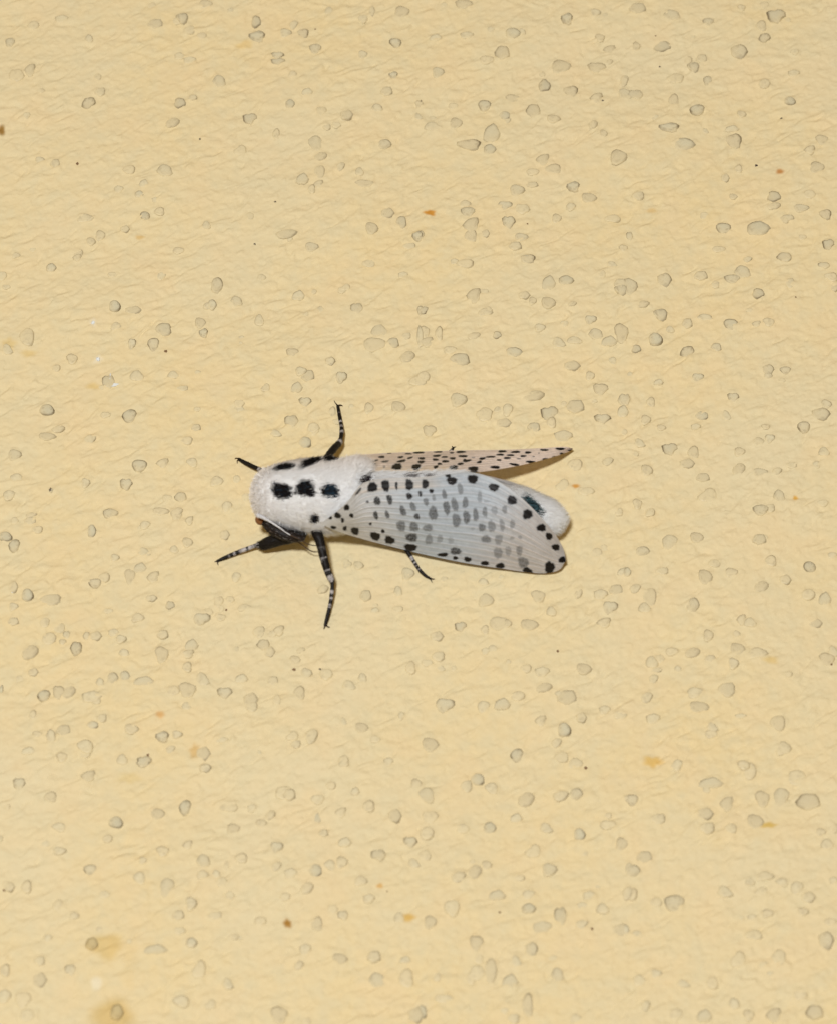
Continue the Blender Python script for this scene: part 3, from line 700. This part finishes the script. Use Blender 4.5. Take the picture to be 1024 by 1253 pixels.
FAR = A([(185, 205, 34, 18, .97), (450, 212, 40, 28, .97), (610, 215, 36, 26, .97), (920, 218, 36, 18, .97), (385, 98, 20, 5, .9), (545, 104, 32, 6, .9), (630, 92, 46, 10, .95), (790, 88, 36, 7, .9),
    (322, 130, 26, 10, .95), (255, 162, 36, 9, -10, .95), (245, 193, 30, 8, -15, .9), (350, 168, 30, 9, -5, .8), (480, 132, 24, 9, -5, .9), (488, 164, 36, 11, -10, .95), (558, 138, 26, 8, -15, .9),
    (655, 142, 28, 10, .95), (650, 172, 28, 12, .95), (344, 212, 10, 12, .5), (780, 120, 32, 10, -5, .95), (845, 130, 26, 8, .9), (768, 152, 26, 10, .95), (850, 166, 28, 11, .95), (803, 188, 20, 9, .95),
    (772, 214, 20, 13, -20, .95), (912, 143, 24, 9, .95), (905, 95, 20, 6, .9), (980, 88, 40, 10, .95), (995, 122, 34, 9, .95), (1015, 160, 16, 14, .95), (975, 187, 26, 9, -10, .95), (995, 262, 45, 14, .97), (828, 262, 22, 10, -10, .8)]) + \
  B([(185, 215, 42, 18, .97), (150, 243, 75, 9, .95), (355, 203, 36, 12, 5, .97), (505, 181, 40, 9, 8, .97), (635, 162, 36, 11, 8, .97), (757, 142, 32, 10, 5, .97), (828, 122, 24, 8, .97), (885, 99, 26, 8, 8, .97), (945, 70, 22, 5, .9),  # the long dash on the inner margin is a painted shadow
    (411, 78, 30, 10, .95), (515, 83, 36, 9, .95), (612, 87, 26, 9, .95), (740, 67, 32, 8, .95), (865, 58, 38, 9, .95), (105, 116, 34, 9, .95), (22, 132, 24, 8, .95), (185, 126, 16, 5, .5), (255, 134, 28, 9, -8, .95), (320, 121, 38, 7, .95),
    (395, 104, 30, 8, .95), (475, 108, 28, 8, .95), (450, 130, 30, 8, .95), (575, 115, 22, 8, .95), (540, 135, 18, 5, .6), (385, 146, 18, 7, .95), (655, 119, 10, 5, .6), (697, 92, 8, 5, .5), (135, 152, 32, 10, -8, .95), (85, 176, 24, 9, -10, .95), (232, 162, 20, 10, -10, .95)])

def wing(name, costa, inner, spots, nu, nv, bulge, base, pleat, label, flip=False):
    costa = np.array(costa, float); inner = np.array(inner, float)
    u = np.linspace(0, 1, nu); v = np.linspace(0, 1, nv)
    C_ = interp(costa, u); I_ = interp(inner, u)
    P = C_[:, None] * (1 - v)[None, :, None] + I_[:, None] * v[None, :, None]      # px, py, h(mm)
    fade = np.sin(np.pi * np.clip(v, 0, 1))[None, :] * sstep(0, 0.25, u)[:, None]
    open_ = sstep(1.0, 0.75, u)[:, None] * 0.75 + 0.25
    P[..., 2] += bulge * fade * open_
    VV = np.array([.045, .10, .17, .25, .335, .42, .50, .59, .68, .77, .86, .93])
    dv_ = np.min(np.abs(v[None, :] + 0.012 * np.sin(7 * u[:, None] + 9 * v[None, :]) - VV[:, None, None]), axis=0)
    wv = 0.0065 * (1 + 0.5 * u[:, None])
    vein = np.exp(-(dv_ / wv) ** 2)
    P[..., 2] += (pleat * 3.0 * vein - pleat * 2.2 * np.exp(-((dv_ - 0.028) / 0.016) ** 2)) * fade ** 0.4 + 0.05 * np.sin(9 * u)[:, None] * fade
    W = at(P[..., 0], P[..., 1], P[..., 2] * 1e-3)
    px, py = P[..., 0], P[..., 1]
    nz = sample(T_FINE, 0.07, px * PX, py * PX)
    nz2 = sample(T_SCAL, 0.08, px * PX, py * PX)
    m = spot_mask(px, py, spots, 0.05 * nz, 0.20)
    streak = sample(noise_table(256, 4, 60, 0, 0.3, 21), 1.0, u[:, None] * np.ones((1, nv)), v[None, :] * np.ones((nu, 1)))
    col = base(px, py, u[:, None], v[None, :]) * (1 + 0.022 * nz + 0.025 * nz2 + 0.06 * streak)[..., None]
    groove = np.exp(-((dv_ - 0.02) / 0.010) ** 2)
    col = col * (1 + 0.10 * vein[..., None] * np.array([1.0, 0.55, 0.4])) * (1 - 0.065 * groove[..., None])
    blk = np.array([0.012, 0.010, 0.010])
    gry = np.array([0.155, 0.165, 0.175])
    mm = m[..., None]
    # thin scaling inside pale spots: grey, speckled
    sp = np.where(m > 0.88, m * 1.02, np.clip(m * (1 + 0.13 * nz), 0, 0.9))[..., None]
    sp = np.clip(sp, 0, 1)
    dark = np.where(mm > 0.86, blk, gry * (1 - sp) * 1.6 + blk * sp)
    k = np.clip(sp * 1.12, 0, 1)
    col = col * (1 - k) + dark * k
    off_ = np.zeros(3)
    top = W.reshape(-1, 3)
    # the underside, 0.05 mm behind, closed round the rim
    und = at(px, py, P[..., 2] * 1e-3 - 0.00005).reshape(-1, 3)
    nverts = nu * nv
    f = grid_faces(nu, nv)
    if flip: f = f[:, ::-1]
    f2 = f[:, ::-1] + nverts
    idx = np.arange(nverts).reshape(nu, nv)
    rim = np.concatenate([idx[:, 0], idx[-1, 1:], idx[::-1, -1][1:], idx[0, ::-1][1:-1]])
    r2 = np.roll(rim, -1)
    rf = np.stack([rim, r2, r2 + nverts, rim + nverts], 1)
    if not flip: rf = rf[:, ::-1]
    c2 = col.reshape(-1, 3)
    o = part(name, np.concatenate([top, und]), np.concatenate([f, f2, rf]), np.concatenate([c2, c2 * 0.9]), M_WING)
    o['label'] = label
    return o

def near_base(px, py, u, v):
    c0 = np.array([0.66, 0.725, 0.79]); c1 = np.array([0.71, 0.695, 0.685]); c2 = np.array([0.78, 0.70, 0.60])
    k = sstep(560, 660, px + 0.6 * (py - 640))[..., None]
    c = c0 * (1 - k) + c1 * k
    base_pale = (sstep(520, 440, px))[..., None]  # paler towards the wing base
    c = c * (1 - base_pale) + np.array([0.80, 0.815, 0.83]) * base_pale
    line = np.exp(-((py - (607 - 13 * np.sqrt(np.clip(px - 428, 0, None) / 90))) / 2.4) ** 2) * sstep(560, 500, px)
    c = c * (1 - 0.6 * line[..., None]) + c2 * 0.6 * line[..., None]
    band = (sstep(600, 594, py) * sstep(545, 520, px))[..., None]
    c = c * (1 - 0.5 * band) + np.array([0.76, 0.70, 0.63]) * 0.5 * band
    rim = sstep(0.97, 0.99, v + 0 * u)[..., None]
    return c * (1 - 0.35 * rim) + np.array([0.75, 0.72, 0.69]) * 0.35 * rim
near_costa = [(0, 395, 642, 7.4), (.08, 414, 650.5, 6.0), (.15, 440, 658.5, 3.5), (.3, 482, 669.5, 2.2), (.45, 528, 680.5, 1.7), (.58, 570, 689, 1.5), (.72, 615, 696, 1.2), (.84, 652, 701, 1.0), (.92, 672, 701, 1.0), (.97, 685, 696.5, 1.2), (1, 691.5, 687.5, 1.5)]
near_inner = [(0, 396, 638, 7.9), (.06, 411, 627, 9.9), (.12, 427, 612, 10.4), (.2, 443, 592, 10.4), (.3, 470, 585.5, 10.2), (.42, 510, 584, 10.2), (.52, 545, 580.5, 10.0), (.6, 570, 577.5, 9.7), (.66, 590, 580.5, 9.2), (.72, 608, 588, 8.9), (.78, 630, 602.5, 8.4), (.84, 651, 621.5, 7.4), (.89, 668, 640, 6.0), (.935, 680, 655.5, 4.3), (.97, 689, 672, 2.7), (1, 692, 686, 2.0)]
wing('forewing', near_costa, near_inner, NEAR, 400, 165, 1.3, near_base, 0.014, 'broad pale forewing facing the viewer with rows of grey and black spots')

def far_base(px, py, u, v):
    c0 = np.array([0.94, 0.85, 0.78]); c1 = np.array([0.96, 0.85, 0.70])  # pink of warm wall light through the wing, painted into its base colour
    k = (sstep(566, 576, py) * sstep(560, 540, px))[..., None]
    c = c0 * (1 - k) + c1 * k
    w = sstep(578, 583, py)[..., None]
    return c * (1 - w) + np.array([0.78, 0.76, 0.73]) * w
far_costa = [(0, 424, 558.5, 3.4), (.1, 445, 556, 3.0), (.3, 500, 553, 2.5), (.5, 560, 551, 2.2), (.7, 622, 550, 1.9), (.86, 668, 547.8, 1.5), (.95, 691, 546.6, 1.2), (1, 700, 548.5, 1.0)]
far_inner = [(0, 424, 576, 7.5), (.1, 445, 584, 9.2), (.2, 475, 585.5, 9.8), (.35, 520, 585, 9.7), (.46, 552, 582, 8.6), (.54, 576, 578.8, 7.2), (.6, 596, 576.6, 6.0), (.7, 625, 571.6, 5.0), (.8, 652, 565.8, 4.1), (.9, 680, 558, 2.8), (.96, 695, 552.5, 1.6), (1, 701, 549.5, 1.05)]
wing('forewing', far_costa, far_inner, FAR, 400, 80, 0.5, far_base, 0.03, 'narrow pinkish forewing on the far side with many small black dashes', True)

# --- a lappet of the hindwing and a ridge of white down between the wings
hind_c = [(0, 560, 600, 7.0), (.4, 590, 590, 7.6), (.7, 615, 596, 7.2), (1, 640, 606, 6.6)]
hind_i = [(0, 562, 590, 7.2), (.3, 592, 582.5, 7.2), (.55, 612, 586, 6.8), (.8, 632, 592, 6.3), (1, 643, 601, 6.4)]
wing('hindwing', hind_c, hind_i, [(615, 590, 12, 1.3, 18, .35)], 60, 24, 0.1, lambda px, py, u, v: np.ones(px.shape + (1,)) * np.array([0.62, 0.60, 0.585]), 0.02, 'small translucent white edge of the hindwing')

NR = 9000
t = rng.random(NR)
rx_ = 436 + t * 128
ry_ = 584.5 - 2.0 * t + rng.normal(0, 2.4, NR)
rootp = at(rx_, ry_, (9.6 - 0.5 * t + rng.normal(0, 0.18, NR)) * 1e-3)
nrm = np.tile(-FWD, (NR, 1)) + 0.2 * rng.standard_normal((NR, 3))
nrm /= np.linalg.norm(nrm, axis=1)[:, None]
dr = np.array([1.0, -0.12, 0.05]) + 0.16 * rng.standard_normal((NR, 3))
dr /= np.linalg.norm(dr, axis=1)[:, None]
gcol = np.where(((np.abs(rx_ - 500) < 8) | (np.abs(rx_ - 521) < 4))[:, None] & (np.abs(ry_ - 582) < 2)[:, None], np.array([0.25, 0.24, 0.24]), np.array([0.76, 0.765, 0.77]))
gcol = np.where((np.hypot((rx_ - 446) / 6, (ry_ - 587) / 6) < 1)[:, None], np.array([0.02, 0.015, 0.02]), gcol)
fur('fur', rootp, nrm, dr, rng.uniform(0.0008, 0.0016, NR), rng.uniform(0.00004, 0.00007, NR), gcol * rng.uniform(0.92, 1.05, (NR, 1)), body, M_FUR)

# --- legs
def tube(keys, n, nseg, colfun, seed=0, rough=0.05):
    """keys: px, py, h mm, r px"""
    keys = np.array(keys, float)
    w = at(keys[:, 0], keys[:, 1], keys[:, 2] * 1e-3)
    s = np.concatenate([[0], np.cumsum(np.linalg.norm(np.diff(w, axis=0), axis=1))])
    u = np.linspace(0, 1, n)
    k = interp(np.column_stack([s / s[-1], w, keys[:, 3] * PX]), u)
    c, r = k[:, :3], np.maximum(k[:, 3] * 0.92, 0.3 * PX)
    tg = np.gradient(c, axis=0); tg /= np.linalg.norm(tg, axis=1)[:, None]
    sd = np.cross(tg, nb + np.array([0.01, 0, 0.013])); sd /= np.linalg.norm(sd, axis=1)[:, None]
    nn = np.cross(sd, tg)
    an = np.arange(nseg) / nseg * 2 * math.pi
    rr_ = np.random.default_rng(seed)
    jit = 1 + rough * rr_.standard_normal((n, nseg))
    R = c[:, None] + (r[:, None] * jit)[..., None] * (np.cos(an)[None, :, None] * nn[:, None] + np.sin(an)[None, :, None] * sd[:, None])
    v = np.concatenate([R.reshape(-1, 3), c[:1] - tg[:1] * r[0] * 0.6, c[-1:] + tg[-1:] * r[-1] * 0.6])
    f = grid_faces(n, nseg, 0, True)
    j = np.arange(nseg); j2 = (j + 1) % nseg
    a, b = n * nseg, n * nseg + 1
    t = np.concatenate([np.stack([np.full(nseg, a), j2, j], 1), np.stack([np.full(nseg, b), (n - 1) * nseg + j, (n - 1) * nseg + j2], 1)])
    col = colfun(u, rr_)
    cv = np.repeat(col, nseg, axis=0) * rr_.uniform(0.75, 1.25, (n * nseg, 1))
    cv = np.concatenate([cv, col[:1], col[-1:]])
    return v, [f, t], cv, c, r, tg, nn, sd, u

DARK = np.array([0.009, 0.007, 0.006]); BROWN = np.array([0.028, 0.013, 0.009]); PALE = np.array([0.44, 0.41, 0.40])
def banded(segs):
    """segs: (u0, u1, 0 dark / 1 pale / 0.5 speckled)"""
    def f(u, r):
        col = np.tile(DARK, (len(u), 1))
        for a, b, k in segs:
            s = (u >= a) & (u < b)
            mixv = np.clip(k + (0.35 * r.standard_normal(s.sum()) if 0 < k < 1 else 0), 0, 1)[:, None] if 0 < k < 1 else np.full((s.sum(), 1), float(k))
            dk = BROWN if a > 0.6 else DARK
            col[s] = dk * (1 - mixv) + PALE * mixv
        return col
    return f

def leg(keys, bands, claws, fuzz, label, n=90, seed=0, under=0):
    v, f, c, ctr, r, tg, nn, sd, u = tube(keys, n, 12, banded(bands), seed)
    o = part('leg', v, f, c, M_LEG)
    o['label'] = label
    for ck in claws:
        cv, cf, ccol, *_ = tube(ck, 8, 6, lambda u, r: np.tile(BROWN, (len(u), 1)), seed + 5)
        part('claw', cv, cf, ccol, M_LEG, o)
    if fuzz:
        rr_ = np.random.default_rng(seed + 9)
        nh = fuzz
        i = (rr_.random(nh) ** 1.0 * (n - 2)).astype(int)
        an = rr_.random(nh) * 2 * math.pi
        nrm = np.cos(an)[:, None] * nn[i] + np.sin(an)[:, None] * sd[i]
        p = ctr[i] + nrm * r[i][:, None] * 0.95
        d = tg[i] * 0.9 + nrm * 0.30 + 0.12 * rr_.standard_normal((nh, 3))
        d /= np.linalg.norm(d, axis=1)[:, None]
        cc_ = banded(bands)(u, rr_)[i] * rr_.uniform(0.5, 1.5, (nh, 1))
        fur('leg_scales', p, nrm, d, np.clip(r[i] * rr_.uniform(0.7, 1.5, nh), 0.00012, 0.0007), np.full(nh, 0.00004), cc_, o, M_LEG)
    return o

# front leg with its thick black femur, beside the head
leg([(372, 654, 3.4, 8), (356, 656, 3.4, 10), (343, 659, 3.0, 9.5), (332, 663, 2.4, 8.5), (323, 666.5, 1.8, 7.0), (318, 667, 1.5, 4.2), (314, 667.5, 1.35, 2.8), (300, 672.5, 1.0, 2.9), (286, 678, 0.65, 2.7), (274, 683, 0.5, 2.3), (265.5, 687, 0.22, 1.6)],
    [(.50, .53, 1), (.53, .60, .45), (.60, .63, 1), (.66, .70, 1), (.70, .74, .7), (.78, .80, .9), (.845, .86, .8), (.90, .91, .6)],
    [[(267, 686.5, .3, .9), (266.5, 689.5, .2, .7), (267.5, 692, .1, .4)], [(266, 687, .3, .9), (263, 687.5, .15, .6), (262, 689, .06, .35)]], 2600,
    'thick black front leg with a banded foot beside the head', seed=1)
# front leg on the far side: only the foot shows past the head
leg([(340, 585, 2.4, 4), (330, 580, 1.9, 3.2), (322, 576, 1.4, 2.9), (310, 571, 0.9, 3.0), (300, 566, 0.5, 2.8), (292, 561.5, 0.24, 2.0)],
    [(.30, .40, .8), (.46, .50, .9)],
    [[(293, 562, .3, .8), (290.5, 563.5, .2, .6), (290.5, 567, .06, .35)], [(292, 561, .3, .8), (289, 560.5, .15, .6), (287.5, 561.5, .05, .35)]], 400,
    'dark foot of the far front leg reaching past the head', seed=2)
# middle legs
leg([(386, 648, 4.4, 7.5), (391, 660, 4.4, 6.2), (396, 681, 3.6, 5.4), (401, 699, 2.7, 4.7), (405.5, 709, 2.1, 4.0), (407, 714, 1.8, 2.4), (406, 727, 1.25, 2.7), (404.5, 738, 0.85, 2.5), (402, 750, 0.5, 2.5), (399, 762, 0.26, 2.2), (397.8, 766, 0.2, 1.6)],
    [(.20, .21, .5), (.30, .31, .8), (.36, .37, .6), (.42, .43, .7), (.475, .53, .85), (.63, .665, .95), (.70, .725, .8), (.775, .79, .8), (.80, .81, .5)],
    [[(398.5, 765, .3, .9), (396.8, 768.5, .15, .7), (396.5, 770, .05, .35)], [(399, 765, .3, .9), (402, 767.5, .15, .7), (404, 767.5, .05, .35)]], 1600,
    'long black middle leg with pale bands stretched out below the wing base', seed=3)
leg([(396, 568, 3.8, 5.5), (402, 557.5, 3.2, 4.8), (409, 548.5, 2.6, 4.8), (415.5, 541.5, 1.9, 4.0), (417, 537, 1.6, 2.6), (418.3, 529, 1.25, 3.0), (417.8, 521, 0.9, 2.4), (416, 511, 0.55, 2.4), (414, 499, 0.26, 2.1), (413.4, 496, 0.2, 1.8)],
    [(.40, .46, .9), (.575, .61, .8), (.665, .70, .8), (.745, .765, .9), (.88, .89, .4)],
    [[(413.5, 496, .3, .9), (411, 493.5, .15, .7), (409, 490, .04, .35)], [(413.8, 496, .3, .9), (417, 495.5, .15, .8), (419.5, 496.5, .05, .4)]], 900,
    'dark banded middle leg raised on the far side of the thorax', seed=4)
# hind legs, mostly under the wings
leg([(486, 661, 1.3, 3.6), (495, 670, 1.2, 3.4), (501, 678.5, 1.0, 2.8), (507, 688, 0.75, 2.4), (513, 697, 0.6, 2.3), (520, 704, 0.35, 2.0), (527, 708.5, 0.2, 1.3)],
    [(.42, .50, .85), (.55, .58, .9), (.61, .65, .5), (.70, .72, .4)],
    [[(525, 707, .25, 1), (529, 708.5, .15, .7), (531.5, 708.5, .05, .4)], [(525.5, 707, .25, 1), (527, 710, .15, .7), (528.5, 713, .05, .35)]], 400,
    'thin banded hind leg showing under the broad forewing', seed=5)
leg([(536, 566, 1.6, 3.2), (545, 557, 1.0, 2.4), (552, 551, 0.5, 1.9), (554.5, 547.5, 0.22, 1.3)],
    [(.5, .6, .7), (.75, .82, .8)],
    [[(554, 548, .25, .8), (552, 545.5, .12, .6), (551, 547, .05, .35)], [(554.5, 547.5, .25, .9), (557.5, 547, .15, .7), (559.5, 549, .05, .4)]], 150,
    'tip of the far hind leg showing past the wing edge', seed=6)

# --- eye, antennae
def ball(name, px, py, h, r, col, mat, label=None, sq=(1, 1, 1)):
    nu, nv = 14, 20
    a = np.linspace(0.02, math.pi - 0.02, nu)[:, None]; b = np.arange(nv)[None, :] / nv * 2 * math.pi
    p = np.stack([np.sin(a) * np.cos(b) * sq[0], np.sin(a) * np.sin(b) * sq[1], np.cos(a) * np.ones_like(b) * sq[2]], -1).reshape(-1, 3)
    o = part(name, at(px, py, h * 1e-3) + p * r * PX, grid_faces(nu, nv, 0, True)[:, ::-1], np.tile(col, (len(p), 1)), mat)
    if label: o['label'] = label
    return o
ball('eye', 319, 636, 4.6, 6.5, (0.20, 0.085, 0.03), M_LEG, 'brown rounded eye at the front of the head')
def antenna(keys, r0, label, seed, pale):
    v, f, c, *_ = tube(keys, 70, 8, lambda u, r: np.where((u < pale)[:, None], np.array([0.56, 0.56, 0.58]), np.array([0.075, 0.05, 0.035])), seed, 0.08)
    o = part('antenna', v, f, c, M_LEG)
    o['label'] = label
antenna([(316, 630.5, 6.6, 3.4), (321, 632.5, 6.8, 2.8), (331, 638.5, 6.5, 1.5), (342, 645.5, 6.3, 1.2), (350, 651.5, 6.0, 0.7), (358, 656, 5.6, 0.8), (368, 660.5, 4.6, 0.75), (376, 665.5, 3.8, 0.7), (384, 667.5, 3.0, 0.6), (388, 667.5, 2.8, 0.5)], 2, 'antenna with a white furry base lying along the black front leg', 31, 0.52)
antenna([(330, 650, 5.2, 1.0), (350, 655, 4.8, 0.9), (360, 661, 3.8, 0.85), (369, 666, 3.0, 0.8), (377, 672, 2.4, 0.75), (383, 675, 2.0, 0.65), (389, 675.5, 1.8, 0.5)], 2, 'second thin dark antenna trailing below the thorax', 32, 0.0)
# black fuzzy cheek between the head and the front leg
v, f, c, ctr, r, tg, nn, sd, u = tube([(321, 637, 4.4, 3), (328, 643, 4.7, 6.5), (338, 649.5, 4.8, 8), (350, 655, 4.7, 7.5), (364, 658.5, 4.4, 4.5), (370, 660, 4.4, 2)], 50, 16, lambda u, r: np.tile(DARK, (len(u), 1)), 41, 0.06)
coxa = part('front_coxa', v, f, c, M_LEG)
coxa['label'] = 'black fuzzy coxa between the head and the front leg'
nh = 1800
i = (rng.random(nh) * 48).astype(int); an = rng.random(nh) * 2 * math.pi
nrm = np.cos(an)[:, None] * nn[i] + np.sin(an)[:, None] * sd[i]
d = tg[i] * 0.9 + nrm * 0.35 + 0.15 * rng.standard_normal((nh, 3)); d /= np.linalg.norm(d, axis=1)[:, None]
cl = np.where(rng.random((nh, 1)) < 0.04, PALE * 0.7, np.array([0.022, 0.014, 0.010]) * rng.uniform(0.4, 2.0, (nh, 1)))
fur('coxa_fur', ctr[i] + nrm * r[i][:, None] * 0.95, nrm, d, rng.uniform(0.0003, 0.0007, nh), np.full(nh, 0.000045), cl, coxa, M_LEG)
